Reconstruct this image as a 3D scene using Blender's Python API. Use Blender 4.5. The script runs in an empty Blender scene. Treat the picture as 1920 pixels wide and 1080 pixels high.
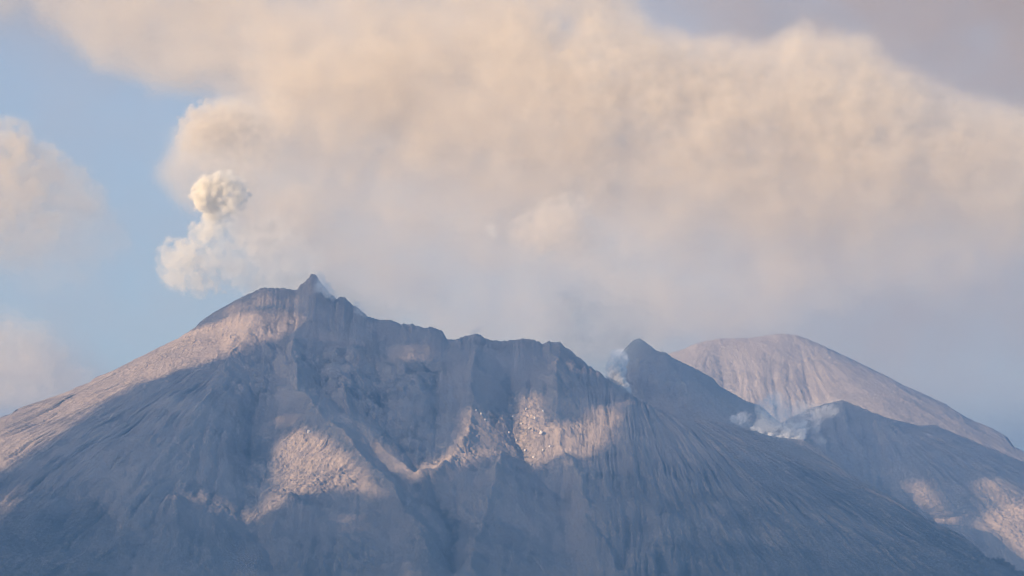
import bpy, bmesh, math, time
import numpy as np
from mathutils import Vector
T0 = time.time()
C = bpy.context.scene
COL = C.collection
R = math.radians

# ------------------------------------------------------------------ camera
CAMZ, PITCH, FPX = 60.0, R(7.3), 960.0 / math.tan(R(10.0))
cam_d = bpy.data.cameras.new('camera')
cam = bpy.data.objects.new('camera', cam_d)
COL.objects.link(cam)
cam.location = (0, 0, CAMZ)
cam.rotation_euler = (math.pi / 2 + PITCH, 0, 0)
cam_d.sensor_width = 36.0
cam_d.angle = R(20.0)
cam_d.clip_start, cam_d.clip_end = 10.0, 90000.0
C.camera = cam
cp, sp = math.cos(PITCH), math.sin(PITCH)


def proj(x, y, z):
    """world -> 1920x1080 picture coordinates, used to survey the terrain"""
    zz = z - CAMZ
    d = y * cp + zz * sp
    return 960 + FPX * x / d, 540 - FPX * (zz * cp - y * sp) / d


def at(u, v, y):
    """point seen at picture coordinates (u, v) at the ground distance y"""
    a, b = (u - 960) / FPX, (540 - v) / FPX
    dy, dz = cp - b * sp, sp + b * cp
    t = y / dy
    return a * t, y, CAMZ + dz * t


# ------------------------------------------------------------------ noise
def perlin2(x, y, seed=0):
    rs = np.random.RandomState(seed)
    p = rs.permutation(256)
    p = np.concatenate([p, p])
    ang = rs.rand(256) * 2 * np.pi
    gx, gy = np.cos(ang).astype(np.float32), np.sin(ang).astype(np.float32)
    xi, yi = np.floor(x).astype(np.int64), np.floor(y).astype(np.int64)
    xf, yf = (x - xi).astype(np.float32), (y - yi).astype(np.float32)
    xi &= 255
    yi &= 255
    u = xf * xf * xf * (xf * (xf * 6 - 15) + 10)
    v = yf * yf * yf * (yf * (yf * 6 - 15) + 10)

    def g(ix, iy, fx, fy):
        h = p[p[ix & 255] + (iy & 255)]
        return gx[h] * fx + gy[h] * fy
    n00, n10 = g(xi, yi, xf, yf), g(xi + 1, yi, xf - 1, yf)
    n01, n11 = g(xi, yi + 1, xf, yf - 1), g(xi + 1, yi + 1, xf - 1, yf - 1)
    a = n00 + u * (n10 - n00)
    b = n01 + u * (n11 - n01)
    return (a + v * (b - a)) * 1.5


def fbm(x, y, lam, octv=4, seed=0, gain=0.5):
    s, a, t = 0, 1.0, 0
    for o in range(octv):
        s = s + a * perlin2(x / lam * 2 ** o, y / lam * 2 ** o, seed + o)
        t += a
        a *= gain
    return s / t


def ridged(x, y, lam, octv=4, seed=0, gain=0.5):
    s, a, t = 0, 1.0, 0
    for o in range(octv):
        s = s + a * (1 - np.abs(perlin2(x / lam * 2 ** o, y / lam * 2 ** o, seed + o)) * 1.6)
        t += a
        a *= gain
    return s / t


def sstep(a, b, x):
    t = np.clip((x - a) / (b - a), 0, 1)
    return t * t * (3 - 2 * t)


def poly_dist(U, V, pts):
    """distance to a polyline and the relative place along it"""
    best = np.full(U.shape, 1e9, np.float32)
    along = np.zeros(U.shape, np.float32)
    pts = np.array(pts, float)
    L = np.concatenate([[0], np.cumsum(np.hypot(*np.diff(pts, axis=0).T))])
    for i in range(len(pts) - 1):
        (ax, ay), (bx, by) = pts[i], pts[i + 1]
        l2 = (bx - ax) ** 2 + (by - ay) ** 2
        t = np.clip(((U - ax) * (bx - ax) + (V - ay) * (by - ay)) / l2, 0, 1)
        d = np.hypot(U - ax - t * (bx - ax), V - ay - t * (by - ay))
        m = d < best
        best[m] = d[m]
        along[m] = ((L[i] + t * (L[i + 1] - L[i])) / L[-1])[m]
    return best, along


def inside(U, V, pts):
    r = np.zeros(U.shape, bool)
    n = len(pts)
    for i in range(n):
        (ax, ay), (bx, by) = pts[i], pts[(i + 1) % n]
        if ay == by:
            continue
        c = ((ay > V) != (by > V)) & (U < (bx - ax) * (V - ay) / (by - ay) + ax)
        r ^= c
    return r


def soft_poly(U, V, pts, w):
    """1 well inside the outline, 0 well outside, soft over +-w"""
    d, _ = poly_dist(U, V, list(pts) + [pts[0]])
    s = np.where(inside(U, V, pts), d, -d)
    return sstep(-w, w, s)


# ------------------------------------------------------------------ materials
class Nodes:
    def __init__(self, name):
        self.m = bpy.data.materials.new(name)
        self.m.use_nodes = True
        self.t = self.m.node_tree
        self.t.nodes.clear()
        self.out = self.n('ShaderNodeOutputMaterial')

    def n(self, kind, **kw):
        nd = self.t.nodes.new(kind)
        for k, v in kw.items():
            setattr(nd, k, v)
        return nd

    def l(self, a, b):
        self.t.links.new(a, b)

    def val(self, s, v):
        if hasattr(v, 'is_output'):
            self.l(v, s)
        else:
            s.default_value = v

    def math(self, op, a, b=0.0, clamp=False):
        nd = self.n('ShaderNodeMath', operation=op, use_clamp=clamp)
        self.val(nd.inputs[0], a)
        self.val(nd.inputs[1], b)
        return nd.outputs[0]

    def mix(self, f, a, b):
        nd = self.n('ShaderNodeMix', data_type='RGBA')
        self.val(nd.inputs['Factor'], f)
        for s, v in ((nd.inputs[6], a), (nd.inputs[7], b)):
            self.val(s, v if hasattr(v, 'is_output') else (*v, 1))
        return nd.outputs[2]

    def noise(self, vec, scale, detail=4, rough=0.55):
        nd = self.n('ShaderNodeTexNoise')
        nd.inputs['Scale'].default_value = scale
        nd.inputs['Detail'].default_value = detail
        nd.inputs['Roughness'].default_value = rough
        self.l(vec, nd.inputs['Vector'])
        return nd.outputs['Fac']

    def ramp(self, f, a, b):
        nd = self.n('ShaderNodeMapRange', interpolation_type='SMOOTHSTEP')
        self.l(f, nd.inputs[0])
        nd.inputs[1].default_value, nd.inputs[2].default_value = a, b
        return nd.outputs[0]

    def attr(self, name):
        nd = self.n('ShaderNodeAttribute', attribute_name=name)
        return nd.outputs['Fac']


def terrain_material(name, c_ash, c_pale, c_rock, c_dark):
    k = Nodes(name)
    pos = k.n('ShaderNodeTexCoord').outputs['Object']
    n1 = k.noise(pos, 0.012, 6, 0.6)
    n2 = k.noise(pos, 0.09, 5, 0.65)
    n3 = k.noise(pos, 0.35, 3, 0.6)
    col = k.mix(k.ramp(n1, 0.35, 0.68), c_ash, c_pale)
    col = k.mix(k.math('MULTIPLY', k.ramp(n2, 0.47, 0.66), 0.7), col, c_rock)
    col = k.mix(k.math('MULTIPLY', k.ramp(n3, 0.52, 0.34), 0.8), col, c_dark)
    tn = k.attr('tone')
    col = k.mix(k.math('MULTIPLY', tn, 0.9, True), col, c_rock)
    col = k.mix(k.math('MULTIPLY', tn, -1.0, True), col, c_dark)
    n4 = k.noise(pos, 0.16, 2, 0.5)
    col = k.mix(k.math('MULTIPLY', k.ramp(n4, 0.58, 0.66), 0.75), col, c_rock)
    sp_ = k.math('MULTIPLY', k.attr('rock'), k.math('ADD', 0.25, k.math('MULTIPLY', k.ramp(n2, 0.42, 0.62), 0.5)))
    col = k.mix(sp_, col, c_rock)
    col = k.mix(k.math('MULTIPLY', k.attr('pale'), 0.8), col, c_rock)
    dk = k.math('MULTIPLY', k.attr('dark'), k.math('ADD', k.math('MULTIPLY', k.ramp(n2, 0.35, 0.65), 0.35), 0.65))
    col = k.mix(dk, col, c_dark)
    b = k.n('ShaderNodeBsdfPrincipled')
    b.inputs['Roughness'].default_value = 0.95
    b.inputs['Specular IOR Level'].default_value = 0.15
    k.l(col, b.inputs['Base Color'])
    bp = k.n('ShaderNodeBump')
    bp.inputs['Strength'].default_value = 1.0
    bp.inputs['Distance'].default_value = 5.0
    h = k.math('ADD', n2, k.math('MULTIPLY', n3, 0.6))
    k.l(h, bp.inputs['Height'])
    k.l(bp.outputs['Normal'], b.inputs['Normal'])
    k.l(b.outputs[0], k.out.inputs['Surface'])
    return k.m


def prop(o, label=None, cat=None, group=None, kind=None):
    for key, v in (('label', label), ('category', cat), ('group', group), ('kind', kind)):
        if v:
            o[key] = v
    return o


def grid_object(name, X, Y, Z, mat, attrs=None, smooth=True):
    ny, nx = X.shape
    me = bpy.data.meshes.new(name)
    co = np.stack([X, Y, Z], -1).reshape(-1, 3).astype(np.float32)
    i = np.arange(ny * nx).reshape(ny, nx)
    f = np.stack([i[:-1, :-1], i[:-1, 1:], i[1:, 1:], i[1:, :-1]], -1).reshape(-1, 4)
    me.vertices.add(len(co))
    me.vertices.foreach_set('co', co.ravel())
    me.loops.add(f.size)
    me.loops.foreach_set('vertex_index', f.ravel().astype(np.int32))
    me.polygons.add(len(f))
    me.polygons.foreach_set('loop_start', np.arange(0, f.size, 4, dtype=np.int32))
    me.polygons.foreach_set('use_smooth', np.full(len(f), smooth))
    me.update(calc_edges=True)
    for a, v in (attrs or {}).items():
        at_ = me.attributes.new(a, 'FLOAT', 'POINT')
        at_.data.foreach_set('value', v.ravel().astype(np.float32))
    me.materials.append(mat)
    o = bpy.data.objects.new(name, me)
    COL.objects.link(o)
    return o


# ------------------------------------------------------------------ terrain
def survey(X, Y, Z):
    return proj(X, Y, Z)


def fit_skyline(X, Y, Z, S, yc, reach, it=4, jag=0.0):
    """raise or lower each column so that its skyline runs through the traced outline"""
    for _ in range(it):
        U, V = survey(X, Y, Z)
        tooth = jag * (perlin2(X[0] / 9.0, X[0] * 0 + 3.3, 31) + 0.7 * perlin2(X[0] / 4.5, X[0] * 0 + 1.3, 32))
        j = np.argmin(V, 0)
        c = np.arange(V.shape[1])
        u0, v0, y0 = U[j, c], V[j, c], Y[j, c]
        dz = (v0 - np.interp(u0, S[:, 0], S[:, 1]) + tooth) / FPX * y0
        w = np.exp(-((Y - yc) / reach) ** 2)
        Z = Z + dz[None, :] * np.minimum(1, w / np.maximum(w[j, c], .05))
    return Z


S_MAIN = np.array([(-400, 930), (-200, 862), (0, 785.7), (75, 755), (150, 725), (225, 690), (295, 652.5), (335, 634), (368, 612), (376, 602.5), (402, 585),
    (447, 560), (480, 545), (496, 537.5), (502, 540.5), (515, 539.5), (540, 541), (555, 544.5), (565, 533), (575, 524), (582, 516), (591, 514.5), (598, 524),
    (606, 535), (614, 545), (622, 554), (632, 560), (641, 557), (650, 561), (662, 572), (672, 578), (682, 588), (690, 594), (707, 599.5), (727, 599), (750, 607), (770, 607.5),
    (795, 614), (810, 613.7), (823, 617.7), (830, 621), (832, 627), (838.5, 635.4), (855, 637), (869, 631), (883, 627.5), (895, 625.4), (904, 631),
    (917, 637), (933, 639.6), (948, 640), (962.5, 636.5), (979, 635.4), (996, 635.8), (1008, 639), (1018, 644.8), (1025, 641.7), (1030, 639),
    (1033, 641), (1049, 641), (1058, 649), (1071, 659), (1087.5, 672), (1104, 685.4), (1125, 699), (1142, 712.5), (1160, 726), (1179, 737.5),
    (1197, 748), (1224, 763), (1258, 775), (1291, 782), (1330, 786), (1347, 790.5), (1374, 798), (1408, 806), (1436, 815.5), (1463, 820.5),
    (1506, 825), (1524, 836), (1560, 859), (1597, 884), (1646, 914), (1693, 945), (1739, 979), (1786, 1007), (1827, 1031), (1869, 1055),
    (1920, 1080), (2100, 1180), (2400, 1330)], float)
S_MID = np.array([(1040, 790), (1100, 755), (1130, 720), (1150, 690), (1170, 655), (1185, 640), (1199, 634), (1212, 643), (1233, 659), (1247, 660), (1260.5, 670),
    (1285.5, 682), (1316, 697.5), (1338, 710), (1349, 724), (1369, 735), (1399, 752), (1424, 760), (1432, 766), (1470, 800), (1520, 845), (1620, 930)], float)
S_REAR = np.array([(1380, 850), (1440, 812), (1470, 790), (1493, 777), (1513, 768), (1547, 757), (1580, 750), (1597, 757), (1633, 772), (1663, 783), (1697, 792),
    (1723, 798), (1753, 796), (1770, 805), (1813, 822), (1863, 843), (1920, 870), (2050, 925), (2300, 1040)], float)
S_FAR = np.array([(900, 860), (1100, 750), (1200, 692), (1250, 664), (1280, 655), (1307, 643), (1347, 635), (1403, 634), (1430, 629), (1467, 626), (1493, 628),
    (1513, 635), (1547, 650), (1597, 673), (1647, 698), (1690, 722), (1713, 730), (1763, 755), (1797, 777), (1840, 798), (1867, 815),
    (1890, 837), (1907, 840), (1920, 847), (2000, 890), (2300, 1030)], float)


def skyline_height(x, y, S, dy, w=280.0):
    """height of the crest, its small teeth fading out down the slope"""
    u = 960 + FPX * x / (y * 1.0)
    uu = np.arange(-1600, 3600, 4.0)
    vv = np.interp(uu, S[:, 0], S[:, 1])
    vv[uu < S[0, 0]] = S[0, 1] + (S[0, 0] - uu[uu < S[0, 0]]) * .42
    ks = np.exp(-0.5 * (np.arange(-180, 181) * 4 / w) ** 2)
    vs = np.convolve(np.pad(vv, 180, mode='edge'), ks / ks.sum(), 'valid')
    k = np.exp(-np.maximum(dy, 0) / 75.0)
    v = k * np.interp(u, uu, vv) + (1 - k) * np.interp(u, uu, vs)
    b = (540 - v) / FPX
    return CAMZ + y * (sp + b * cp) / (cp - b * sp)


def build_main():
    xs = np.concatenate([np.arange(-2100, -1460, 10), np.arange(-1460, 1460, 2.2), np.arange(1460, 2300, 10)])
    ys = np.concatenate([np.arange(5500, 6150, 12), np.arange(6150, 8080, 2.2), np.arange(8080, 8300, 6), np.arange(8300, 9500, 25)])
    X, Y = np.meshgrid(xs, ys)
    x = X.astype(np.float64)
    xa, xb = -640.0, 130.0
    dx = np.where(x < xa, xa - x, np.where(x > xb, x - xb, 0))
    yc = 8000 - 0.00016 * dx ** 2 * 0.6 + 25 * perlin2(x / 420, x * 0, 5)
    dy = yc - Y
    H = skyline_height(x, yc, S_MAIN, dy)
    adx = dx + 60
    kf = 0.66 - 0.00006 * np.clip(dy, 0, 2000)
    r = np.sqrt(adx ** 2 + dy ** 2)
    drop = np.where(dy > 0, kf, 0.75) * (r - adx)
    Z = H - drop
    U, V = proj(x, Y, Z)
    front = sstep(-20, 60, dy)
    # fall-line coordinates
    xq = 330.0
    dq = np.where(x < xa, xa - x, np.where(x > xq, x - xq, 0))
    q = np.clip(x, xa, xq) + 620 * np.arctan2(np.where(x < xa, -dq, dq), np.maximum(dy, 1) + 60)
    rr = np.sqrt(dx ** 2 + np.maximum(dy, 0) ** 2)
    qw = q + 15 * fbm(x, Y, 240, 3, 11) + 1.5 * fbm(x, Y, 60, 2, 12)
    depth = sstep(30, 500, rr)
    # spurs and ravines: (points, width, height)
    relief = [
        ([(560, 592), (548, 680), (562, 760), (602, 800), (652, 850), (722, 930), (765, 990), (800, 1060)], 42, 40),
        ([(640, 690), (652, 790), (702, 826), (770, 890), (800, 925)], 30, 24),
        ([(895, 632), (885, 740), (880, 830), (840, 880), (815, 915)], 42, 26),
        ([(1050, 648), (1042, 760), (1052, 850), (1070, 920), (1100, 1000)], 42, 34),
        ([(950, 838), (935, 900), (905, 1000), (880, 1090)], 60, 42),
        ([(1062, 862), (1085, 930), (1120, 1000), (1160, 1090)], 50, 26),
        ([(500, 545), (470, 620), (385, 760), (250, 950), (190, 1080)], 60, 16),
        ([(560, 925), (520, 985), (470, 1080)], 70, 26),
        ([(330, 930), (330, 1000), (300, 1080)], 60, 18),
        ([(420, 940), (400, 1000), (390, 1080)], 40, 12),
        ([(1340, 960), (1370, 1020), (1400, 1085)], 40, 14),
        ([(1270, 960), (1240, 1020), (1230, 1085)], 40, 16),
        ([(1160, 760), (1180, 860), (1230, 980)], 50, 8),
        ([(610, 620), (600, 720), (665, 800), (725, 868), (785, 955), (840, 1040), (860, 1085)], 30, -22),
        ([(700, 640), (720, 760), (800, 908)], 40, -20),
        ([(820, 660), (815, 790), (803, 908)], 40, -20),
        ([(803, 905), (850, 980), (845, 1050), (870, 1085)], 32, -40),
        ([(960, 670), (950, 760), (1000, 885)], 45, -34),
        ([(1000, 885), (1060, 950), (1130, 1010), (1190, 1085)], 26, -20),
        ([(480, 700), (465, 830), (450, 960), (490, 1010), (520, 1085)], 40, -24),
        ([(395, 770), (372, 850), (365, 925)], 10, -9), ([(420, 780), (405, 860), (396, 930)], 9, -9),
        ([(443, 770), (440, 860), (446, 940)], 9, -9), ([(470, 780), (468, 860), (462, 940)], 9, -9),
        ([(500, 800), (500, 860), (478, 940)], 10, -10), ([(340, 900), (300, 960), (270, 1010)], 9, -8),
        ([(1225, 960), (1180, 1020), (1150, 1085)], 22, -16), ([(1310, 1000), (1290, 1085)], 26, -14),
    ]
    D = 0
    UW = U + 9 * fbm(x, Y, 130, 3, 51) + 3 * fbm(x, Y, 30, 2, 52)
    VW = V + 9 * fbm(x, Y, 130, 3, 53)
    brk = 0.75 + 0.5 * fbm(x, Y, 110, 3, 54)
    for pts, w, h in relief:
        d, al = poly_dist(UW, VW, pts)
        w2 = w * (0.75 + 0.5 * al)
        D = D + 1.35 * h * brk * np.exp(-d / w2 * 1.3) * sstep(0, 0.18, al) * (1 if h > 0 else sstep(0, .1, 1.02 - al))
    D = D * front * sstep(0, 120, dy)
    # an old slide scar low on the left flank
    e = np.hypot((U - 165) / 60, (V - 985) / 60)
    D -= 14 * sstep(1.25, 0.8, e + 0.25 * fbm(x, Y, 60, 3, 33)) * front
    Z = Z + D
    # gullies running down the cone
    g1 = ridged(qw / 58, rr / 900 + 3, 1.0, 2, 21)
    g2 = ridged((qw + 6 * fbm(x, Y, 90, 2, 26)) / 24, rr / 300, 1.0, 2, 22)
    g3 = ridged((qw + 1.0 * fbm(x, Y, 30, 2, 14)) / 10.5, rr / 210, 1.0, 2, 23)
    right = sstep(1000, 1200, U)
    left = sstep(480, 330, U)
    depth = depth * (1 - left * sstep(620, 250, dy) * sstep(560, 300, U))
    flank = np.maximum(right, left)
    var = 0.55 + 0.9 * sstep(-.4, .5, fbm(x, Y, 180, 3, 24))
    Z += front * depth * ((4 + 5 * flank) * (g1 - .6) + (1.0 + 3.5 * right + 5.0 * left + 5 * right * sstep(880, 1040, V)) * var * (g2 - .6) + (0.3 + 4.5 * right + 2.2 * left) * var * (g3 - .6))
    # big and small roughness
    rough = sstep(1, 0, right * 0.75) * (1 - .87 * left)
    Z += front * sstep(0, 200, dy) * (22 - 12 * flank) * fbm(x, Y, 170, 3, 41)
    crag = fbm(x, Y, 260, 3, 44)
    cr = sstep(-0.15, 0.35, crag) * rough
    Z += front * (1.5 + 10 * cr) * (0.55 - ridged(x + 14 * fbm(x, Y, 60, 2, 45), Y * 0.8, 46, 4, 42, 0.55))
    Z += front * (1.0 + 2.2 * cr) * fbm(x, Y, 10, 2, 43)
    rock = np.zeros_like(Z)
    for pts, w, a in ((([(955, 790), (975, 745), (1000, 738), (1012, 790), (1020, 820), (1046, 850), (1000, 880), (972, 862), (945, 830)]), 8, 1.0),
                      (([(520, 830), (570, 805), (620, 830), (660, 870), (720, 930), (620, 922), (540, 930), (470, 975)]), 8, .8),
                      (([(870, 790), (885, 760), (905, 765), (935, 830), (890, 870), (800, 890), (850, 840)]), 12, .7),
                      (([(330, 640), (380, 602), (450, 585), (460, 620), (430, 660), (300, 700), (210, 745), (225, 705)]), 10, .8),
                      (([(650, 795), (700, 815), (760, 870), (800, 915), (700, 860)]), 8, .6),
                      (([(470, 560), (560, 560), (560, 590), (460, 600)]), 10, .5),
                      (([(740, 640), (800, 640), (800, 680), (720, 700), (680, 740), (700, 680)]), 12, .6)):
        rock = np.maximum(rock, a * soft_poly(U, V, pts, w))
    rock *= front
    rib = ridged((x * .93 - Y * .1 + 0.55 * dy + 10 * fbm(x, Y, 50, 2, 64)) / 34, (Y * .9 + x * .3) / 260, 1.0, 3, 65, .6)
    Z += 14 * (rib - .6) * soft_poly(U, V, [(500, 830), (560, 790), (610, 800), (660, 860), (730, 930), (620, 940), (540, 960), (460, 990), (480, 930)], 22) * front
    bl = np.clip(perlin2(x / 6.5, Y / 9, 61) + 0.5 * perlin2(x / 3.6, Y / 4.5, 62), 0, 2)
    Z += rock * (1.0 + 5.0 * sstep(-.2, .5, perlin2(x / 40, Y / 50, 63))) * bl
    # pale trickles of ash on the right-hand face
    tr = 0.8 * np.abs(perlin2((qw + 4 * fbm(x, Y, 45, 2, 15)) / 17, rr / 230, 71))
    pale = sstep(0.085, 0.0, tr) * sstep(-0.25, 0.3, perlin2(q / 60, rr / 130, 72)) * right * sstep(760, 800, V) * sstep(1060, 900, V)
    tr2 = np.zeros_like(Z)
    for pts in ([(1118, 770), (1128, 800), (1122, 840), (1126, 860), (1112, 905)], [(1150, 755), (1148, 790), (1136, 830), (1142, 845)],
                [(1086, 800), (1075, 830), (1068, 850), (1075, 870)], [(1099, 795), (1082, 830), (1072, 850)], [(1133, 760), (1130, 800), (1124, 825)],
                [(1068, 850), (1078, 900), (1082, 930)], [(1180, 790), (1172, 850), (1172, 930)]):
        d, al = poly_dist(U + 2.5 * fbm(x, Y, 20, 2, 73), V, pts)
        tr2 = np.maximum(tr2, sstep(4.5, 1.5, d))
    pale = np.maximum(pale * 0.85, tr2 * .9) * front
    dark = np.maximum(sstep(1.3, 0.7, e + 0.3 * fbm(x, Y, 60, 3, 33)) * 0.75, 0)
    ll = sstep(420, 60, np.hypot(U * 0.8, (V - 1120) * 1.25)) + 0.35 * fbm(x, Y, 120, 4, 81)  # vignette towards the bottom left corner, painted into the slope colour
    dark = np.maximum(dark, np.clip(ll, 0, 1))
    lr = sstep(230, 30, np.abs((U - 1520) * 0.56 - (V - 836) + 60)) * sstep(1500, 1800, U) * sstep(880, 980, V)  # same corner darkening painted in at the lower right
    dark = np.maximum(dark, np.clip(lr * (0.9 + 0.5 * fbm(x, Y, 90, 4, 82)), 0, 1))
    dark = np.maximum(dark, 0.55 * sstep(860, 1060, V + 70 * fbm(x, Y, 150, 4, 83)))  # lower slopes darkened in the colour as well
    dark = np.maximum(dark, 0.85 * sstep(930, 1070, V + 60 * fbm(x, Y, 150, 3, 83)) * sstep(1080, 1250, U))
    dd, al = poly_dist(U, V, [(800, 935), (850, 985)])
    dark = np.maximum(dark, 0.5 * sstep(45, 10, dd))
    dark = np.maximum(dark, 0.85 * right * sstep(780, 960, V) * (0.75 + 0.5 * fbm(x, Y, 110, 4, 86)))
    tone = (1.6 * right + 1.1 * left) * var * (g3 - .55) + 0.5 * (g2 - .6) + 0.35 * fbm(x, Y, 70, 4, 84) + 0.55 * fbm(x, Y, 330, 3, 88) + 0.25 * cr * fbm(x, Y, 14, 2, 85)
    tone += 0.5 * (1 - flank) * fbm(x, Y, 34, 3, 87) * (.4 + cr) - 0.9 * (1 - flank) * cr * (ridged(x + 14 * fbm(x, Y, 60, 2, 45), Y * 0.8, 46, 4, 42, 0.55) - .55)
    tone = np.clip(tone * front + np.where(D < 0, 0.022, 0.009) * D, -1, 1)  # ravine shade and paler spurs put into the colour, following the relief
    Z = fit_skyline(x, Y, Z, S_MAIN, yc, 55 + 220 * sstep(0, 500, dx), 8, 1.5 * sstep(-900, -600, xs) * sstep(500, 200, xs) + .5)
    Z = np.maximum(Z, -6 + 0 * Z)
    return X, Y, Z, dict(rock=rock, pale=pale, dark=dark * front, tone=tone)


def build_ridge(S, y0, xr, yr, step, k, apex, seed, gully):
    xs = np.arange(xr[0], xr[1], step)
    ys = np.concatenate([np.arange(y0 - yr, y0 + 60, step), np.arange(y0 + 60, y0 + 700, 30)])
    X, Y = np.meshgrid(xs, ys)
    x = X.astype(np.float64)
    xa, xb = apex
    dx = np.where(x < xa, xa - x, np.where(x > xb, x - xb, 0))
    yc = y0 - 0.00008 * dx ** 2 + 20 * perlin2(x / 300, x * 0, seed)
    dy = yc - Y
    H = skyline_height(x, yc, S, dy, 110.0)
    adx = dx + 60
    Z = H - k * (np.sqrt(adx ** 2 + dy ** 2) - adx) * np.where(dy > 0, 1, 1.3)
    front = sstep(-20, 60, dy)
    U0, V0 = proj(x, Y, Z)
    q = np.clip(x, xa, xb) + 620 * np.arctan2(np.where(x < xa, -dx, dx), np.maximum(dy, 1) + 60)
    qw = q + 20 * fbm(x, Y, 200, 3, seed + 1)
    rr = np.sqrt(dx ** 2 + np.maximum(dy, 0) ** 2)
    g1 = ridged(qw / 70, rr / 900, 1.0, 2, seed + 2)
    g2 = ridged(qw / 26, rr / 420, 1.0, 3, seed + 3)
    var = 0.3 + 1.1 * sstep(-.35, .45, fbm(x, Y, 320, 3, seed + 7))
    Z += front * sstep(20, 220, rr) * gully(U0, V0) * var * (9 * (g1 - .6) + 5 * (g2 - .6))
    Z += front * 9 * fbm(x, Y, 120, 4, seed + 5) + front * 2 * fbm(x, Y, 16, 2, seed + 6)
    Z = fit_skyline(x, Y, Z, S, yc, 60 + 160 * sstep(0, 400, dx), 8, 0.9)
    U, V = proj(x, Y, Z)
    return X, Y, np.maximum(Z, -6), U, V, dy, front, front * np.clip(0.8 * (g2 - .6) + 0.4 * fbm(x, Y, 60, 4, seed + 8), -1, 1)


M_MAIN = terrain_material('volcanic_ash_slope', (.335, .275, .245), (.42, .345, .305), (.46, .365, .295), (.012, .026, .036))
M_FAR = terrain_material('pale_ash_slope', (.28, .245, .228), (.325, .285, .262), (.39, .34, .31), (.19, .155, .14))

tm = build_main()
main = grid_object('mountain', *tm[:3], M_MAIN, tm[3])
prop(main, 'blue grey ash covered volcano cone with jagged summit crest and shadowed gullies', 'mountain', kind='structure')

Xm, Ym, Zm, Um, Vm, dym, frm, tom = tmid = build_ridge(S_MID, 8750, (60, 1000), 700, 4.0, 0.6, (320, 400), 300, lambda u, v: 0.5)
mid = grid_object('mountain_ridge', Xm, Ym, Zm, M_MAIN, dict(rock=0.5 * sstep(700, 780, Vm) * frm, pale=0 * Xm, dark=0 * Xm, tone=tom))
prop(mid, 'shadowed blue ridge between the main cone and the pale far mountain, its top in steam', 'ridge', kind='structure')

Xr, Yr, Zr, Ur, Vr, dyr, frr, tor = build_ridge(S_REAR, 9350, (600, 2500), 1300, 4.0, 0.55, (950, 1150), 400, lambda u, v: 0.8)
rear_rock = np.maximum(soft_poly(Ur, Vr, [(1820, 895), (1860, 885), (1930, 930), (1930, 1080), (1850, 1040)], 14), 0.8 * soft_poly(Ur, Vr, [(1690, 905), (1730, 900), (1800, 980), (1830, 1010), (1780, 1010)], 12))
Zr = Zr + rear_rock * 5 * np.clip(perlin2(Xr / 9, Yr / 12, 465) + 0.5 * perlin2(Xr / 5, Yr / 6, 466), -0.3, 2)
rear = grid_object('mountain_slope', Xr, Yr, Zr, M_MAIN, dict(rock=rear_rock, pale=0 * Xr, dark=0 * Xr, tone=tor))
prop(rear, 'half shadowed slope behind the right flank of the cone, sunlit rocks low on it', 'slope', kind='structure')

Xf, Yf, Zf, Uf, Vf, dyf, frf, tof = build_ridge(S_FAR, 10600, (-300, 2800), 1300, 5.0, 0.6, (750, 1050), 500, lambda u, v: 0.3 + 1.2 * soft_poly(u, v, [(1330, 665), (1400, 650), (1500, 655), (1550, 700), (1545, 780), (1400, 790), (1340, 730)], 35))
far = grid_object('far_mountain', Xf, Yf, Zf, M_FAR, dict(rock=0 * Xf, pale=0 * Xf, dark=0 * Xf, tone=0.3 * tof))
prop(far, 'pale pink sunlit rounded mountain with vertical gullies, farthest of the peaks', 'mountain', kind='structure')

# pale boulders in the scree
def boulder(px, py, size, seed, label, first=None):
    X, Y, Z = tm[:3]
    if 'uv' not in boulder.__dict__:
        boulder.uv = proj(X, Y, Z)
    U, V = boulder.uv
    d = (U - px) ** 2 + (V - py) ** 2 + np.where(Y > 7980, 1e6, 0)
    k = np.unravel_index(np.argmin(d), d.shape)
    rs = np.random.RandomState(seed)
    if first is None:
        me = bpy.data.meshes.new('boulder')
        bm = bmesh.new()
        bmesh.ops.create_icosphere(bm, subdivisions=3, radius=1.0)
        ax = rs.standard_normal((9, 3))
        ax /= np.linalg.norm(ax, axis=1)[:, None]
        for v in bm.verts:                       # a sphere chipped by flat breaks
            p = np.array(v.co)
            for a_, lim in zip(ax, 0.62 + 0.3 * rs.rand(9) * 0.9):
                e = p @ a_
                if e > lim:
                    p = p - (e - lim) * a_
            v.co = p * (1, .85, .8)
        bm.to_mesh(me)
        bm.free()
        me.materials.append(M_BOULDER)
        o = bpy.data.objects.new('boulder', me)
    else:
        o = first.copy()
    COL.objects.link(o)
    o.location = (X[k], Y[k], Z[k] + size * .35)
    o.scale = (size, size * (.8 + .4 * rs.rand()), size * (.8 + .3 * rs.rand()))
    o.rotation_euler = rs.rand(3) * 6.28
    return prop(o, label, 'boulder', 'pale boulders in the scree')


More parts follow.
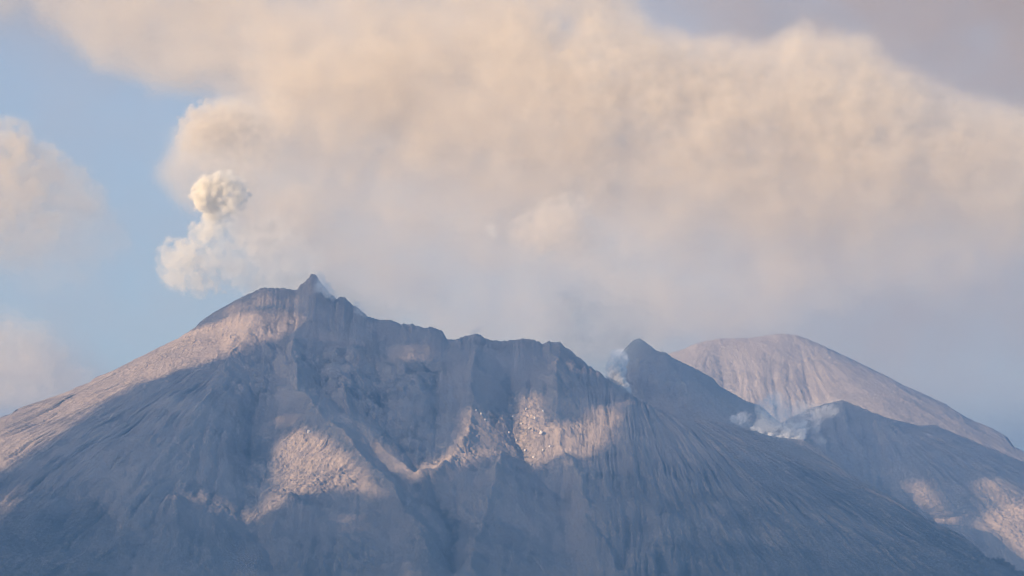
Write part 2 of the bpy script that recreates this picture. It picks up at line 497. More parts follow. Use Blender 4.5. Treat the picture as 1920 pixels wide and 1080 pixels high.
bk = Nodes('pale_boulder')
bpz = bk.n('ShaderNodeTexCoord').outputs['Object']
bb = bk.n('ShaderNodeBsdfPrincipled')
bb.inputs['Roughness'].default_value = 0.9
bk.l(bk.mix(bk.noise(bpz, 1.7, 5), (.5, .45, .40), (.78, .72, .66)), bb.inputs['Base Color'])
bk.l(bb.outputs[0], bk.out.inputs['Surface'])
M_BOULDER = bk.m
BL = 'pale boulder among the many lying on the sunlit scree below the crest'
b0 = None
for n_, (px_, py_, sz_, lb_) in enumerate([
        (1019, 773, 5.0, 'bright pale boulder at the upper right edge of the sunlit scree'), (1014, 813, 6.5, 'largest near white boulder, right of the dark gully in the scree'),
        (579, 811, 6.0, 'lone bright boulder on the spur above the large sunlit patch'), (987, 768, 4.5, BL), (1010, 765, 4.0, BL), (1003, 785, 3.4, BL),
        (962, 782, 4.2, BL), (978, 795, 3.5, BL), (992, 805, 3.8, BL), (985, 846, 3.6, BL), (1000, 858, 4.2, BL), (1018, 845, 3.8, BL), (972, 842, 3.3, BL),
        (1030, 838, 3.4, BL), (996, 872, 3.6, BL), (1008, 862, 3.0, BL), (955, 812, 3.6, BL), (968, 826, 3.2, BL), (902, 777, 3.6, BL), (892, 770, 3.2, BL), (910, 788, 3.4, BL)]):
    ob_ = boulder(px_, py_, sz_, 700 + n_, lb_, b0)
    b0 = b0 or ob_

# ground to the horizon
gm = Nodes('ground_soil')
gp = gm.n('ShaderNodeTexCoord').outputs['Object']
gb = gm.n('ShaderNodeBsdfPrincipled')
gb.inputs['Roughness'].default_value = 0.95
gm.l(gm.mix(gm.ramp(gm.noise(gp, 0.002, 6), .4, .6), (.05, .06, .04), (.10, .095, .08)), gb.inputs['Base Color'])
gm.l(gb.outputs[0], gm.out.inputs['Surface'])
gx, gy = np.meshgrid(np.linspace(-40000, 40000, 60), np.linspace(-30000, 60000, 60))
ground = grid_object('ground', gx, gy, 3 * fbm(gx, gy, 9000, 2, 9), gm.m)
prop(ground, kind='structure')
print('terrain', round(time.time() - T0, 1))

# ------------------------------------------------------------------ sun, sky
SUN_EL, SUN_AZ = 17.0, 231.0          # azimuth clockwise from +Y (the view direction)
sd = Vector((math.sin(R(SUN_AZ)) * math.cos(R(SUN_EL)), math.cos(R(SUN_AZ)) * math.cos(R(SUN_EL)), math.sin(R(SUN_EL))))
sun_d = bpy.data.lights.new('sun', 'SUN')
sun = bpy.data.objects.new('sun', sun_d)
COL.objects.link(sun)
sun.rotation_euler = sd.to_track_quat('Z', 'Y').to_euler()
sun_d.energy, sun_d.angle, sun_d.color = 3.8, R(0.53), (1.0, .70, .41)
w = bpy.data.worlds.new('World')
C.world = w
w.use_nodes = True
wt = w.node_tree
sky = wt.nodes.new('ShaderNodeTexSky')
sky.sky_type = 'NISHITA'
sky.sun_disc = False
sky.sun_elevation, sky.sun_rotation = R(SUN_EL), R(SUN_AZ)
sky.air_density, sky.dust_density, sky.ozone_density = 1.0, 2.2, 2.5
wt.links.new(sky.outputs[0], wt.nodes['Background'].inputs[0])
wt.nodes['Background'].inputs[1].default_value = 0.10

# ------------------------------------------------------------------ unseen cloud sheet added left of view, cut to shade the cone
def lit_main(U, V):
    """where the photograph shows direct sun on the cone (1) and where cloud shadow (0)"""
    P = [([(-500, 500), (0, 500), (335, 600), (352, 622), (400, 606), (440, 588), (500, 592), (555, 592), (575, 612), (540, 622), (480, 642), (440, 660), (425, 668), (300, 706), (258, 718), (200, 750),
           (130, 800), (60, 848), (0, 884), (-200, 1000), (-500, 1150)], 9, 1.0),
         ([(480, 605), (570, 592), (640, 625), (700, 665), (660, 668), (590, 625), (520, 640), (400, 672)], 14, .52),
         ([(372, 600), (450, 560), (500, 540), (560, 542), (600, 560), (560, 596), (440, 592)], 10, .38),
         ([(735, 640), (805, 640), (800, 675), (750, 685)], 14, .62), ([(660, 640), (735, 650), (700, 690), (660, 680)], 16, .45),
         ([(518, 830), (560, 800), (600, 815), (640, 848), (685, 890), (726, 936), (690, 926), (620, 918), (565, 928), (500, 962), (470, 978), (498, 935), (512, 890)], 9, 1.0),
         ([(480, 760), (560, 740), (600, 800), (520, 830)], 25, .45),
         ([(645, 795), (700, 815), (745, 850), (775, 895), (740, 880), (690, 850)], 9, .75), ([(690, 855), (720, 850), (745, 885), (715, 895)], 10, .7),
         ([(868, 790), (878, 755), (900, 755), (925, 795), (945, 815), (965, 775), (985, 738), (1010, 738), (1018, 790), (1080, 795), (1115, 765), (1150, 752),
           (1160, 790), (1140, 835), (1112, 850), (1080, 880), (1068, 850), (1045, 856), (1000, 884), (972, 866), (950, 838), (925, 850), (885, 868), (845, 872), (815, 885), (780, 905),
           (760, 885), (835, 850), (862, 820)], 9, 1.0),
         ([(328, 935), (380, 922), (425, 938), (470, 965), (490, 980), (440, 975), (380, 950)], 11, .95),
         ([(620, 960), (700, 955), (720, 990), (650, 1005)], 22, .48), ([(-60, 990), (-10, 945), (45, 905), (20, 960), (-40, 1020)], 14, .8),
         ([(1170, 748), (1215, 742), (1215, 768), (1170, 772)], 12, .5), ([(690, 1060), (760, 1035), (830, 1090), (690, 1090)], 25, .45),
         ([(560, 720), (600, 740), (640, 800), (590, 790)], 20, .42)]
    L = np.zeros(U.shape, np.float32)
    for pts, wd, a in P:
        L = np.maximum(L, a * soft_poly(U, V, pts, wd))
    brk = sstep(-.1, .6, fbm(U, V, 60, 3, 97))
    return L * np.where(U + 0.6 * V < 900, 1, 0.82 - 0.34 * brk)


def lit_rear(U, V):
    L = np.zeros(U.shape, np.float32)
    for pts, wd, a in [([(1835, 905), (1860, 890), (1925, 935), (2100, 1010), (2100, 1300), (1925, 1085), (1880, 1058), (1800, 1010), (1760, 985), (1720, 955), (1760, 965), (1800, 992), (1832, 985), (1856, 955)], 8, 1.0),
                       ([(1660, 895), (1740, 905), (1800, 985), (1730, 975)], 14, .55)]:
        L = np.maximum(L, a * soft_poly(U, V, pts, wd))
    return L


S3 = np.array(sd)
E1 = np.array([-S3[1], S3[0], 0]) / math.hypot(S3[0], S3[1])
E2 = np.cross(S3, E1)
if E2[2] < 0:
    E2 = -E2
CELL = 8.0
A0, A1, B0, B1 = -8200.0, -3800.0, 500.0, 3300.0
na, nb = int((A1 - A0) / CELL), int((B1 - B0) / CELL)
num, den = np.zeros((nb, na)), np.zeros((nb, na))


def shade_from(X, Y, Z, litf, keep, st=1):
    X, Y, Z, keep = (q[::st, ::st] for q in (X, Y, Z, keep))
    U, V = proj(X, Y, Z)
    k = keep & (Z > 20) & (V < 1180) & (U > -420) & (U < 2250)
    P = np.stack([X[k], Y[k], Z[k]], -1)
    a, b = ((P @ E1) - A0) / CELL, ((P @ E2) - B0) / CELL
    L = litf(U[k], V[k])
    h, _, _ = np.histogram2d(b, a, bins=(nb, na), range=((0, nb), (0, na)), weights=1 - L)
    g, _, _ = np.histogram2d(b, a, bins=(nb, na), range=((0, nb), (0, na)))
    return h, g


def blur(a, n):
    for _ in range(n):
        p = np.pad(a, 1, mode='edge')
        a = (p[:-2, 1:-1] + p[2:, 1:-1] + p[1:-1, :-2] + p[1:-1, 2:] + 2 * a) / 6
    return a


for args in ((*tm[:3], lit_main, tm[1] < 8045), (Xm, Ym, Zm, lambda u, v: 0 * u, dym > -30), (Xr, Yr, Zr, lit_rear, dyr > -30)):
    h_, g_ = shade_from(*args)
    new = (den == 0)                       # nearer ground has the say where two slopes share a sunbeam
    num, den = np.where(new, h_, num), np.where(new, g_, den)
have = blur((den > 0).astype(float), 2)
field = np.where(den > 0, num / np.maximum(den, 1), 0)
nb1 = blur(np.where(den > 0, field, 0), 1) / np.maximum(blur((den > 0).astype(float), 1), 1e-6)
field = np.where(den > 0, field, nb1) * (have > 0.12)
ia, ib = np.meshgrid(np.arange(na), np.arange(nb))
rag = (perlin2(ia / 2.6, ib / 2.1, 91) * 0.36 + perlin2(ia / 6.0, ib / 4.0, 92) * 0.22) * (den > 0)
field = field + rag * np.clip(1.8 * (1 - np.abs(field - 0.5) * 2) - 0.15, 0, 1)
for pu, pv, py, pr in [(1172, 726, 8020, 14), (1163, 714, 8020, 12)] + [(q, 817 + (q - 1440) * .07, 8150, 11) for q in range(1425, 1510, 12)]:   # gaps that let the sun reach the brightest steam
    pp = np.array(at(pu, pv, py))
    field[np.hypot(A0 + (ia + .5) * CELL - pp @ E1, B0 + (ib + .5) * CELL - pp @ E2) < pr] = 0
on = field > 0.5


def caster_sheet(on, thick, dist):
    """a lumpy added shade caster facing the sun: a closed skin over the blocking cells"""
    edge = blur(on.astype(float), 6)
    fat = thick * np.sqrt(np.clip(edge, 0.02, 1)) * (1 + 0.5 * fbm(ia * 1.0, ib * 1.0, 30, 3, 95))
    iv = -np.ones((nb + 1, na + 1), np.int64)
    cy_, cx_ = np.nonzero(on)
    for oy in (0, 1):
        for ox in (0, 1):
            iv[cy_ + oy, cx_ + ox] = 1
    vy, vx = np.nonzero(iv > 0)
    iv[vy, vx] = np.arange(len(vy))
    f = fat[np.clip(vy, 0, nb - 1), np.clip(vx, 0, na - 1)]
    base = (A0 + vx * CELL)[:, None] * E1 + (B0 + vy * CELL)[:, None] * E2 + dist * S3
    top, bot = base + f[:, None] * S3, base - f[:, None] * S3
    n = len(vy)
    q = np.stack([iv[cy_, cx_], iv[cy_, cx_ + 1], iv[cy_ + 1, cx_ + 1], iv[cy_ + 1, cx_]], -1)
    faces = [q, q[:, ::-1] + n]
    for (ny_, nx_, p, r) in ((-1, 0, 0, 1), (1, 0, 2, 3), (0, -1, 3, 0), (0, 1, 1, 2)):
        o2 = np.pad(on, 1)[1 + ny_:1 + ny_ + nb, 1 + nx_:1 + nx_ + na]
        e = ~o2[cy_, cx_]
        faces.append(np.stack([q[e, r], q[e, p], q[e, p] + n, q[e, r] + n], -1))
    me = bpy.data.meshes.new('shade_caster')
    me.from_pydata(np.concatenate([top, bot]), [], np.concatenate(faces).tolist())
    me.validate()
    return me


cm = Nodes('caster_white')
cb = cm.n('ShaderNodeBsdfDiffuse')
cb.inputs['Color'].default_value = (.82, .82, .82, 1)
cm.l(cb.outputs[0], cm.out.inputs['Surface'])
sheet_me = caster_sheet(on, 60.0, 150.0)
sheet_me.materials.append(cm.m)
sheet = bpy.data.objects.new('shade_caster', sheet_me)
COL.objects.link(sheet)
prop(sheet, kind='stuff')
print('sheet', round(time.time() - T0, 1), len(sheet_me.polygons))

# ------------------------------------------------------------------ haze
HAZE_TOP = 1230.0


def box_object(name, lo, hi, mat):
    me = bpy.data.meshes.new(name)
    v = [(a, b, c) for a in (lo[0], hi[0]) for b in (lo[1], hi[1]) for c in (lo[2], hi[2])]
    me.from_pydata(v, [], [(0, 1, 3, 2), (4, 6, 7, 5), (0, 4, 5, 1), (2, 3, 7, 6), (0, 2, 6, 4), (1, 5, 7, 3)])
    me.materials.append(mat)
    o = bpy.data.objects.new(name, me)
    COL.objects.link(o)
    return o


hm = Nodes('haze_air')
hv = hm.n('ShaderNodeVolumePrincipled')
hv.inputs['Color'].default_value = (.22, .485, 1.0, 1)
hv.inputs['Density'].default_value = 0.45 / 9500
hv.inputs['Anisotropy'].default_value = 0.0
hm.l(hv.outputs[0], hm.out.inputs['Volume'])
haze = box_object('haze', (-45000, -35000, -12), (45000, 65000, HAZE_TOP), hm.m)
prop(haze, kind='stuff')

# ------------------------------------------------------------------ clouds and steam
def fft_noise(shape, cell, lam_max, lam_min, beta, seed):
    """smooth random field, zero mean, unit deviation, wavelengths between lam_min and lam_max (m)"""
    rs = np.random.RandomState(seed)
    f = np.fft.rfftn(rs.standard_normal(shape).astype(np.float32))
    k = [np.fft.fftfreq(n, c) for n, c in zip(shape[:2], cell[:2])] + [np.fft.rfftfreq(shape[2], cell[2])]
    kk = np.sqrt(k[0][:, None, None] ** 2 + k[1][None, :, None] ** 2 + k[2][None, None, :] ** 2)
    amp = np.where(kk > 0, (kk + 1 / lam_max) ** (-beta / 2), 0) * np.exp(-(kk * lam_min) ** 2)
    amp *= 1 - np.exp(-(kk * lam_max) ** 2)
    n = np.fft.irfftn(f * amp, shape)
    return (n / n.std()).astype(np.float32)


SKIN = Nodes('outline_hull')           # nearly clear hull added round the vapour to carry a cloud's outline
tb = SKIN.n('ShaderNodeBsdfTransparent')
db = SKIN.n('ShaderNodeBsdfDiffuse')
db.inputs['Color'].default_value = (.9, .9, .9, 1)
mx = SKIN.n('ShaderNodeMixShader')
mx.inputs[0].default_value = 0.003
SKIN.l(tb.outputs[0], mx.inputs[1])
SKIN.l(db.outputs[0], mx.inputs[2])
SKIN.l(mx.outputs[0], SKIN.out.inputs['Surface'])


def vapour(name, color, aniso=0.0):
    k = Nodes(name)
    v = k.n('ShaderNodeVolumePrincipled')
    v.inputs['Color'].default_value = (*color, 1)
    v.inputs['Anisotropy'].default_value = aniso
    v.inputs['Density'].default_value = 0.001        # grids hold vapour per kilometre
    v.inputs['Density Attribute'].default_value = 'density'
    k.l(v.outputs[0], k.out.inputs['Volume'])
    return k.m


V_STEAM = vapour('white_steam', (.99, .955, .86), 0.0)
V_WISP = vapour('fumarole_vapour', (.99, .985, .975), 0.0)
V_CLOUD = vapour('cloud_vapour', (.90, .832, .715), 0.0)
V_VEIL = vapour('veil_vapour', (.66, .59, .54), 0.0)  # dim grey carries the shade of the main cloud in its colour


def cloud_object(name, lo, hi, dens, mat, skin=0.3, skin_cell=2.0, **props):
    """a cloud as a grid of vapour density (z, y, x order), with its outline as a skin"""
    nz, ny, nx = dens.shape
    me = bpy.data.meshes.new(name)
    gx_, gy_, gz_ = (np.linspace(lo[j], hi[j], n, dtype=np.float32) for j, n in enumerate((nx, ny, nz)))
    co = np.empty((nz, ny, nx, 3), np.float32)
    co[..., 0], co[..., 1], co[..., 2] = gx_[None, None, :], gy_[None, :, None], gz_[:, None, None]
    me.vertices.add(dens.size)
    me.vertices.foreach_set('co', co.ravel())
    a = me.attributes.new('vapour', 'FLOAT', 'POINT')
    a.data.foreach_set('value', np.ascontiguousarray(dens * 1000, np.float32).ravel())
    src = bpy.data.objects.new(name + '_samples', me)       # table of densities, not in the scene
    vol = bpy.data.volumes.new('vapour')
    o = bpy.data.objects.new('vapour', vol)
    COL.objects.link(o)
    vol.materials.append(mat)
    g = bpy.data.node_groups.new(name, 'GeometryNodeTree')
    g.interface.new_socket('Geometry', in_out='INPUT', socket_type='NodeSocketGeometry')
    g.interface.new_socket('Geometry', in_out='OUTPUT', socket_type='NodeSocketGeometry')
    N, L = g.nodes.new, g.links.new
    gi, go = N('NodeGroupInput'), N('NodeGroupOutput')

    def m(op, p, q):
        nd = N('ShaderNodeMath')
        nd.operation = op
        for s_, v_ in zip(nd.inputs, (p, q)):
            if hasattr(v_, 'is_output'):
                L(v_, s_)
            else:
                s_.default_value = v_
        return nd.outputs[0]
    sep = N('ShaderNodeSeparateXYZ')
    L(N('GeometryNodeInputPosition').outputs[0], sep.inputs[0])
    ix = [m('ROUND', m('MULTIPLY', m('SUBTRACT', sep.outputs[j], float(lo[j])), (n - 1) / float(hi[j] - lo[j])), 0.0) for j, n in enumerate((nx, ny, nz))]
    idx = N('FunctionNodeFloatToInt')
    # rows are summed as integers: a float holds no more than 16.7 million exactly
    L(m('ADD', m('MULTIPLY', m('ADD', m('MULTIPLY', ix[2], float(ny)), ix[1]), float(nx)), ix[0]), idx.inputs[0])
    si = N('GeometryNodeSampleIndex')
    si.data_type, si.domain, si.clamp = 'FLOAT', 'POINT', True
    na_ = N('GeometryNodeInputNamedAttribute')
    na_.data_type = 'FLOAT'
    na_.inputs[0].default_value = 'vapour'
    oi = N('GeometryNodeObjectInfo')
    oi.inputs['Object'].default_value = src
    L(oi.outputs['Geometry'], si.inputs['Geometry'])
    L(na_.outputs[0], si.inputs['Value'])
    L(idx.outputs[0], si.inputs['Index'])
    vc = N('GeometryNodeVolumeCube')
    vc.inputs['Min'].default_value, vc.inputs['Max'].default_value = lo, hi
    vc.inputs['Resolution X'].default_value, vc.inputs['Resolution Y'].default_value, vc.inputs['Resolution Z'].default_value = nx, ny, nz
    L(si.outputs[0], vc.inputs['Density'])
    sm = N('GeometryNodeSetMaterial')
    sm.inputs['Material'].default_value = mat
    L(vc.outputs[0], sm.inputs['Geometry'])
    L(sm.outputs[0], go.inputs[0])
    mod = o.modifiers.new('vapour', 'NODES')
    mod.node_group = g
    if not skin:
        o.name = name
        return prop(o, **props)
    # the outline of the cloud, as a skin round the vapour
    hm_ = bpy.data.meshes.new('outline')
    h = bpy.data.objects.new('outline', hm_)
    COL.objects.link(h)
    g2 = bpy.data.node_groups.new('outline', 'GeometryNodeTree')
    g2.interface.new_socket('Geometry', in_out='INPUT', socket_type='NodeSocketGeometry')
    g2.interface.new_socket('Geometry', in_out='OUTPUT', socket_type='NodeSocketGeometry')
    o2 = g2.nodes.new('GeometryNodeObjectInfo')
    o2.inputs['Object'].default_value = o
    vm = g2.nodes.new('GeometryNodeVolumeToMesh')
    vm.resolution_mode = 'VOXEL_SIZE'
    vm.inputs['Voxel Size'].default_value = skin_cell * float(hi[0] - lo[0]) / nx
    vm.inputs['Threshold'].default_value = float(dens.max()) * 1000 * skin
    g2.links.new(o2.outputs['Geometry'], vm.inputs['Volume'])
    go2 = g2.nodes.new('NodeGroupOutput')
    g2.links.new(vm.outputs[0], go2.inputs[0])
    md = h.modifiers.new('outline', 'NODES')
    md.node_group = g2
    dg = bpy.context.evaluated_depsgraph_get()
    real = bpy.data.meshes.new_from_object(h.evaluated_get(dg))
    real.name = name
    real.materials.clear()
    real.materials.append(SKIN.m)
    bpy.data.objects.remove(h)
    thing = bpy.data.objects.new(name, real)
    COL.objects.link(thing)
    o.parent = thing
    prop(thing, **props)
    return thing


def puff(name, y, blobs, box, cell, depth, tau, seed, mat=V_STEAM, lam=60, bite=0.5, edge=0.35, skin=0.25, soft=1.0, fine=1.0, **props):
    """a cloud of rounded lumps. blobs: (u, v, radius px, strength[, depth offset in m]) as seen in the photograph, at ground distance y"""
    m = y / FPX
    x0, _, z1 = at(box[0], box[1], y)
    x1, _, z0 = at(box[2], box[3], y)
    lo, hi = (x0, y - depth / 2, z0), (x1, y + depth / 2, z1)
    nx, ny, nz = (max(8, int((hi[j] - lo[j]) / cell)) for j in range(3))
    Xg = np.linspace(lo[0], hi[0], nx, dtype=np.float32)[None, None, :]
    Yg = np.linspace(lo[1], hi[1], ny, dtype=np.float32)[None, :, None]
    Zg = np.linspace(lo[2], hi[2], nz, dtype=np.float32)[:, None, None]
    n1 = fft_noise((nz, ny, nx), (cell,) * 3, lam, cell * fine, 3.6, seed)
    f = np.zeros((nz, ny, nx), np.float32)
    st = np.zeros((nz, ny, nx), np.float32)
    for b in blobs:
        u, v, r, s_ = b[:4]
        oy = b[4] if len(b) > 4 else 0.0
        cx, _, cz = at(u, v, y)
        rm = r * m
        d = np.sqrt((Xg - cx) ** 2 + (Yg - y - oy) ** 2 + (Zg - cz) ** 2) / rm
        g_ = np.exp(-(d ** 2) * 0.9)
        f = np.maximum(f, g_) + 0.35 * np.minimum(f, g_)
        st += g_ * s_
        if 0:
            pass
    ws = np.zeros_like(f) + 1e-6
    for b in blobs:
        cx, _, cz = at(b[0], b[1], y)
        oy = b[4] if len(b) > 4 else 0.0
        ws += np.exp(-(((Xg - cx) ** 2 + (Yg - y - oy) ** 2 + (Zg - cz) ** 2) / (b[2] * m) ** 2) * 0.9)
    st = st / ws
    dens = sstep(edge - 0.25 * soft, edge + 0.25 * soft, f + bite * 0.22 * n1 * sstep(0.05, 0.35, f) - 0.05) * st
    wy = np.minimum(1, np.minimum(np.arange(ny), np.arange(ny)[::-1]) / 4)[None, :, None]
    wx = np.minimum(1, np.minimum(np.arange(nx), np.arange(nx)[::-1]) / 5)[None, None, :]
    wz = np.minimum(1, np.minimum(np.arange(nz), np.arange(nz)[::-1]) / 5)[:, None, None]
    dens = dens * wx * wy * wz * np.clip(1 + 0.35 * n1, 0.25, 2)
    dens[dens < 0.004] = 0
    return cloud_object(name, lo, hi, dens * tau / 100.0, mat, skin, **props)


puff('steam_cloud', 8600, [(392, 358, 24, 1.5, -10), (381, 380, 20, 1.5, -25), (415, 348, 25, 1.2), (440, 347, 19, 1), (453, 336, 12, .7), (447, 368, 20, .9, 10), (432, 388, 20, .9), (411, 404, 19, 1), (456, 384, 11, .7, 15),
     (393, 420, 18, .9), (377, 436, 19, .7), (364, 452, 19, .6), (360, 470, 19, .5), (356, 486, 22, .45), (328, 482, 30, .26), (350, 506, 36, .27), (400, 496, 38, .2, 20), (440, 502, 38, .18, 20), (480, 512, 40, .15, 30),
     (366, 530, 24, .22), (320, 508, 24, .3), (372, 548, 13, .18), (344, 530, 19, .24), (525, 510, 42, .11, 40), (450, 460, 46, .12, 40), (410, 450, 34, .14, 30), (565, 500, 46, .09, 40), (510, 450, 50, .09, 40)],
     (250, 270, 640, 590), 2.8, 240, 3.6, 1, lam=130, bite=1.2, edge=.44, skin=.05, fine=4.5,
     label='bright cream steam puff rising just left of and above the summit', cat='steam')
puff('cloud', 9800, [(385, 235, 38, .9, -20), (430, 228, 36, 1, -10), (362, 255, 28, .7), (345, 273, 14, .5), (410, 262, 32, .7), (446, 262, 30, .6), (480, 240, 34, .4), (400, 300, 30, .22), (440, 310, 40, .2), (500, 290, 40, .2)],
     (290, 150, 570, 380), 4.5, 300, 1.6, 2, mat=V_CLOUD, lam=110, bite=.8, edge=.42, skin=.12,
     label='small rounded cream cloud directly above the bright steam puff', cat='cloud')
puff('cloud', 12000, [(15, 280, 46, 1), (-60, 290, 70, 1), (50, 318, 48, 1), (95, 345, 44, .8), (138, 368, 42, .6), (60, 370, 60, .6), (0, 370, 70, .6), (170, 392, 34, .4), (120, 400, 60, .35), (30, 420, 70, .3), (190, 440, 50, .14), (100, 470, 80, .12), (-80, 400, 90, .5)],
     (-200, 180, 320, 600), 8.0, 500, .62, 3, mat=V_CLOUD, lam=300, bite=.7, edge=.42, soft=1.3, skin=.2,
     label='pinkish cumulus cloud cut off by the left edge, over the left flank', cat='cloud')
puff('cloud', 14000, [(-40, 690, 90, 1), (30, 680, 60, 1), (80, 700, 46, .9), (120, 712, 34, .8), (155, 715, 24, .6), (10, 730, 70, 1), (90, 740, 40, .8), (60, 640, 40, .4), (150, 740, 24, .5), (-20, 640, 50, .4)],
     (-220, 560, 240, 772), 9.0, 400, .32, 14, mat=V_CLOUD, lam=300, bite=.6, edge=.42, soft=1.6, skin=.25,
     label='low faint cream cloud at the far left just above the sunlit flank', cat='cloud')
puff('cloud', 10800, [(1045, 425, 46, 1), (985, 434, 28, .8), (1068, 402, 32, .9), (1010, 448, 36, .6), (1070, 450, 36, .5)],
     (930, 330, 1160, 530), 6.0, 300, .75, 4, mat=V_CLOUD, lam=140, bite=.7, edge=.45, soft=1.5, skin=.2,
     label='small peach cloud patch alone in the mauve sky over the middle of the crest', cat='cloud')
puff('cloud', 10700, [(922, 430, 11, 1), (926, 440, 8, .7), (917, 426, 7, .7)], (895, 405, 950, 465), 2.5, 80, 1.3, 5, lam=40, bite=.6, edge=.5, soft=1.4, skin=.25,
     label='tiny pale cloud tuft left of the small peach cloud patch', cat='cloud')
puff('crater_plume', 8420, [(1135, 655, 46, 1), (1105, 625, 60, 1), (1085, 590, 64, .8), (1160, 640, 34, .9), (1168, 668, 24, .8), (1150, 690, 22, .7), (1120, 690, 40, 1), (1190, 600, 50, .5), (1175, 618, 40, .7), (1180, 636, 26, 4.5), (1196, 630, 16, 4), (1168, 660, 22, 3), (1156, 688, 18, 2), (1230, 620, 34, .4), (1255, 640, 26, .4)],
     (930, 440, 1340, 760), 5.0, 330, .25, 6, lam=160, bite=.6, edge=.42, soft=1.6, skin=.2, mat=V_CLOUD,
     label='soft grey steam plume rising between the main crest and the blue ridge behind it', cat='steam')
WISPS = 'white fumaroles along the crest'
puff('fumarole_steam', 8020, [(1176, 733, 6, 1), (1170, 725, 8, 1), (1163, 714, 9, .6), (1158, 704, 10, .4), (1164, 694, 9, .3), (1152, 690, 14, .2), (1160, 672, 16, .14), (1146, 706, 8, .3)],
     (1115, 640, 1200, 750), 2.0, 60, 60, 7, mat=V_WISP, lam=30, bite=.9, edge=.45, skin=.12, group=WISPS,
     label='bright white fumarole jet in the notch between main crest and blue ridge', cat='steam')
puff('fumarole_steam', 8150, [(1412, 805, 5, .8), (1428, 812, 5, 1), (1444, 817, 5, 1), (1460, 820, 5, 1), (1475, 822, 6, 1), (1490, 823, 6, 1), (1502, 820, 7, 1), (1504, 808, 7, .45), (1507, 796, 8, .28), (1497, 800, 8, .25),
     (1480, 806, 14, .16), (1455, 800, 14, .14), (1430, 797, 14, .12), (1382, 789, 8, .3), (1374, 786, 6, .3), (1395, 786, 12, .12), (1440, 778, 18, .1), (1470, 775, 18, .1), (1452, 755, 18, .09), (1500, 770, 16, .08), (1430, 765, 12, .09), (1530, 775, 16, .07), (1560, 768, 14, .06), (1525, 800, 12, .07), (1540, 825, 10, .06)],
     (1345, 715, 1610, 850), 2.4, 110, 17, 8, mat=V_WISP, lam=50, bite=1.1, edge=.42, soft=1.3, fine=2.0, skin=.05, group=WISPS,
     label='long low white fumarole wisps hugging the right crest before the pale far mountain', cat='steam')
puff('fumarole_steam', 8040, [(897, 617, 5, 1), (892, 622, 6, 1), (886, 626, 5, .8), (903, 612, 4, .5)], (870, 598, 920, 634), 1.6, 40, 3, 9, mat=V_WISP, lam=20, bite=.6, edge=.45, skin=.2, group=WISPS,
     label='faint tiny steam wisp on the small rise in the middle of the main crest', cat='steam')
puff('fumarole_steam', 7960, [(602, 524, 9, .7), (608, 537, 11, 1), (616, 549, 10, 1), (598, 540, 10, .7), (626, 556, 7, .6), (600, 515, 8, .4)], (570, 495, 650, 575), 1.8, 60, 4.5, 10, mat=V_WISP, lam=26, bite=.5, edge=.45, soft=1.4, skin=.2, group=WISPS,
     label='thin grey steam veil on the right side of the summit tooth', cat='steam')
puff('fumarole_steam', 7960, [(668, 570, 7, 1), (677, 580, 7, 1), (683, 590, 6, .7), (672, 585, 8, .6)], (648, 553, 704, 604), 1.8, 50, 3.5, 12, mat=V_WISP, lam=26, bite=.5, edge=.45, soft=1.4, skin=.2, group=WISPS,
     label='thin grey steam patch on the step right of the summit', cat='steam')

B0_, H0_ = 13000.0, 1100.0


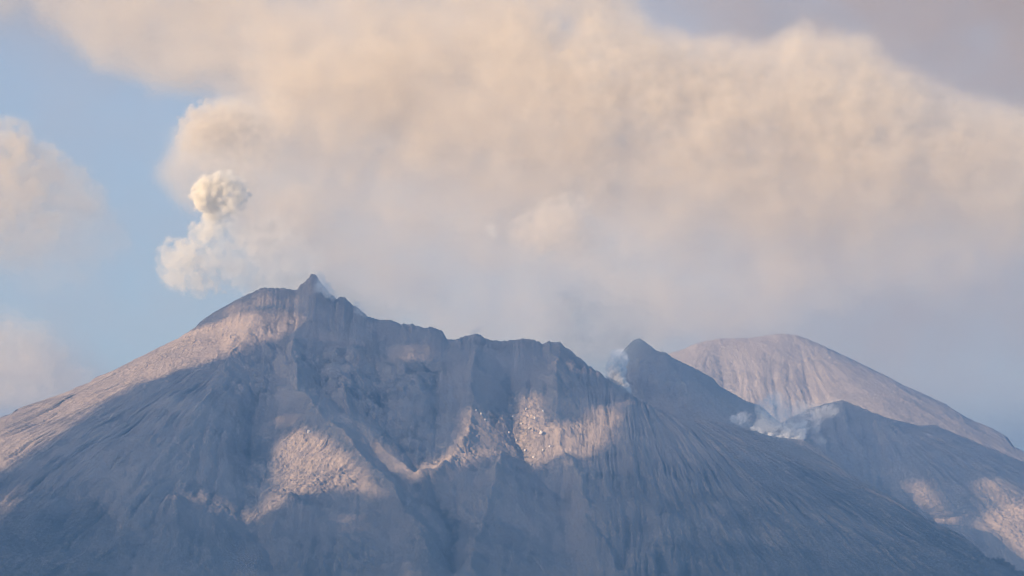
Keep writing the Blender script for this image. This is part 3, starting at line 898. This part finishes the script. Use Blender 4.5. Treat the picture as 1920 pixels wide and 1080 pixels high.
def big_cloud():
    y = B0_
    cx, cyl, cz = 13.0, 26.0, 13.0
    x0, _, z1 = at(-160, -130, y)
    x1, _, z0 = at(2080, 745, y)
    lo, hi = (x0, y - H0_ / 2, z0), (x1, y + H0_ / 2, z1)
    nx, ny, nz = int((hi[0] - lo[0]) / cx), int((hi[1] - lo[1]) / cyl), int((hi[2] - lo[2]) / cz)
    Xg, Zg = np.meshgrid(np.linspace(lo[0], hi[0], nx), np.linspace(lo[2], hi[2], nz))
    U, V = proj(Xg, y, Zg)
    T = np.zeros_like(U)
    # optical depth through the cloud, part by part: outline, softness, depth
    for pts, wd, a in [
            ([(300, 330), (345, 250), (400, 205), (470, 180), (330, 165), (180, 118), (60, 40), (-300, 0), (-300, -300), (1150, -300), (1190, 30), (1230, 75), (1290, 92), (1420, 100), (1445, 100), (1490, 66),
              (1528, 96), (1560, 86), (1610, 86), (1652, 122), (1705, 152), (1760, 172), (1920, 220), (2200, 300), (2200, 640), (1700, 560), (1500, 640), (1300, 650), (1180, 700), (900, 700), (560, 640), (470, 560), (430, 420), (330, 380)], 48, 1.2),
            ([(480, 110), (700, 40), (1000, 40), (1200, 70), (1290, 92), (1420, 102), (1490, 68), (1530, 98), (1610, 90), (1700, 160), (1900, 250), (2200, 330), (2200, 440), (1800, 440), (1300, 420), (900, 320), (600, 300), (450, 240)], 60, 0.55),
            ([(620, 100), (1000, 60), (1250, 90), (1420, 110), (1490, 75), (1600, 95), (1660, 150), (1600, 330), (1250, 330), (900, 240), (640, 230)], 60, 0.45),
            ]:
        T += a * soft_poly(U, V, pts, wd)
    T *= 1 - 0.45 * sstep(420, 60, U + 0.6 * V)
    T *= 1 - 0.75 * sstep(1350, 1900, U) * sstep(380, 640, V)
    T *= 1 - 0.5 * sstep(300, 560, V)
    edge = np.minimum(np.minimum(np.arange(nx), np.arange(nx)[::-1])[None, :] / 14, np.minimum(np.arange(nz), np.arange(nz)[::-1])[:, None] / 6)
    T *= np.clip(edge, 0, 1)
    cell = (cz, cyl, cx)
    n1 = fft_noise((nz, ny, nx), cell, 1100, 60, 3.8, 7)
    n2 = fft_noise((nz, ny, nx), cell, 260, 16, 3.6, 8)
    lumpy = (0.25 + 0.75 * soft_poly(U, V, [(950, 20), (1250, 60), (1500, 40), (1750, 120), (1900, 230), (1800, 330), (1250, 320), (1000, 220)], 120))[:, None, :].astype(np.float32)
    n2 = n2 * lumpy
    n3 = fft_noise((nz, ny, nx), cell, 700, 34, 3.9, 9)
    yy = np.linspace(-1, 1, ny)[None, :, None]
    Tm = T[:, None, :].astype(np.float32)
    half = 0.20 + 0.28 * sstep(0, 2.6, Tm)                     # thick parts bulge towards the sun
    lump = np.clip(Tm / 1.6, 0, 1)
    prof = sstep(1.0, 0.45, np.abs(yy + (0.05 * n1 + 0.05 * n2 + 0.10 * (lumpy - .25) * (0.8 - np.abs(n3))) * lump) / half / 1.5)
    mod = np.clip(1 + 0.16 * n1 + 0.16 * n2 + 0.26 * (lumpy - .25) * (0.8 - 1.3 * np.abs(n3)), 0.05, 3)
    er = sstep(0.0, 0.75, Tm + (0.16 * n1 + 0.10 * n2) * sstep(0.9, 0.3, Tm) - 0.02)
    dens = Tm * er * prof * mod
    dens /= (H0_ * half * 1.15)
    dens[dens < dens.max() * 0.004] = 0
    return cloud_object('ash_cloud', lo, hi, dens, V_CLOUD, .12, 2.5,
                        label='huge cream and mauve ash cloud filling the sky above the crest', cat='cloud')


big_cloud()


def thin_cloud():
    """high thin grey layer far behind everything"""
    y, cell = 17000.0, (40.0, 120.0, 40.0)
    x0, _, z1 = at(-250, -220, y)
    x1, _, z0 = at(2170, 852, y)
    lo, hi = (x0, y - 400, z0), (x1, y + 400, z1)
    nx, ny, nz = int((hi[0] - lo[0]) / 40), 7, int((hi[2] - lo[2]) / 40)
    Xg, Zg = np.meshgrid(np.linspace(lo[0], hi[0], nx), np.linspace(lo[2], hi[2], nz))
    U, V = proj(Xg, y, Zg)
    T = np.zeros_like(U)
    T += 0.36 + 0.42 * sstep(250, 1000, U)
    for pts, wd, a in [([(1150, -400), (2500, -400), (2500, 1200), (1200, 1200), (1300, 500), (1350, 200)], 160, 0.55),
                       ([(1950, -400), (2500, -400), (2500, 250), (1900, 150), (1600, 0)], 120, 0.5),
                       ([(-400, 560), (-50, 610), (130, 660), (230, 720), (300, 1100), (-400, 1100)], 60, 0.75),
                       ([(-400, -400), (500, -400), (450, 130), (180, 110), (0, 40), (-400, 20)], 90, 0.5),
                       ([(60, 560), (200, 570), (260, 640), (100, 620)], 60, 0.15)]:
        T += a * soft_poly(U, V, pts, wd)
    n1 = fft_noise((nz, ny, nx), (40, 120, 40), 1500, 120, 3.8, 17)
    edge = np.minimum(np.minimum(np.arange(nx), np.arange(nx)[::-1])[None, :] / 6, np.minimum(np.arange(nz) * 2 + 1, np.arange(nz)[::-1])[:, None] / 4)
    T *= np.clip(edge, 0, 1)
    py = np.array([0, .5, 1, 1, 1, .5, 0])[None, :, None]
    dens = T[:, None, :] * py * np.clip(1 + .1 * n1, .1, 2) / 500.0
    return cloud_object('thin_cloud', lo, hi, dens, V_VEIL, 0, 2, kind='stuff')


thin_cloud()
print('clouds', round(time.time() - T0, 1))

# ------------------------------------------------------------------ render settings
C.view_settings.view_transform = 'Standard'
C.view_settings.look = 'None'
C.view_settings.exposure = 1.0
C.view_settings.gamma = 1.0
cy = C.cycles
cy.use_denoising = True
cy.denoising_input_passes = 'RGB'
cy.filter_width = 1.1
cy.max_bounces = 8
cy.diffuse_bounces = 2
cy.volume_bounces = 5
cy.volume_step_rate = 1.5
cy.transparent_max_bounces = 40
cy.use_adaptive_sampling = False
cy.sample_clamp_indirect = 4
print('script', round(time.time() - T0, 1))
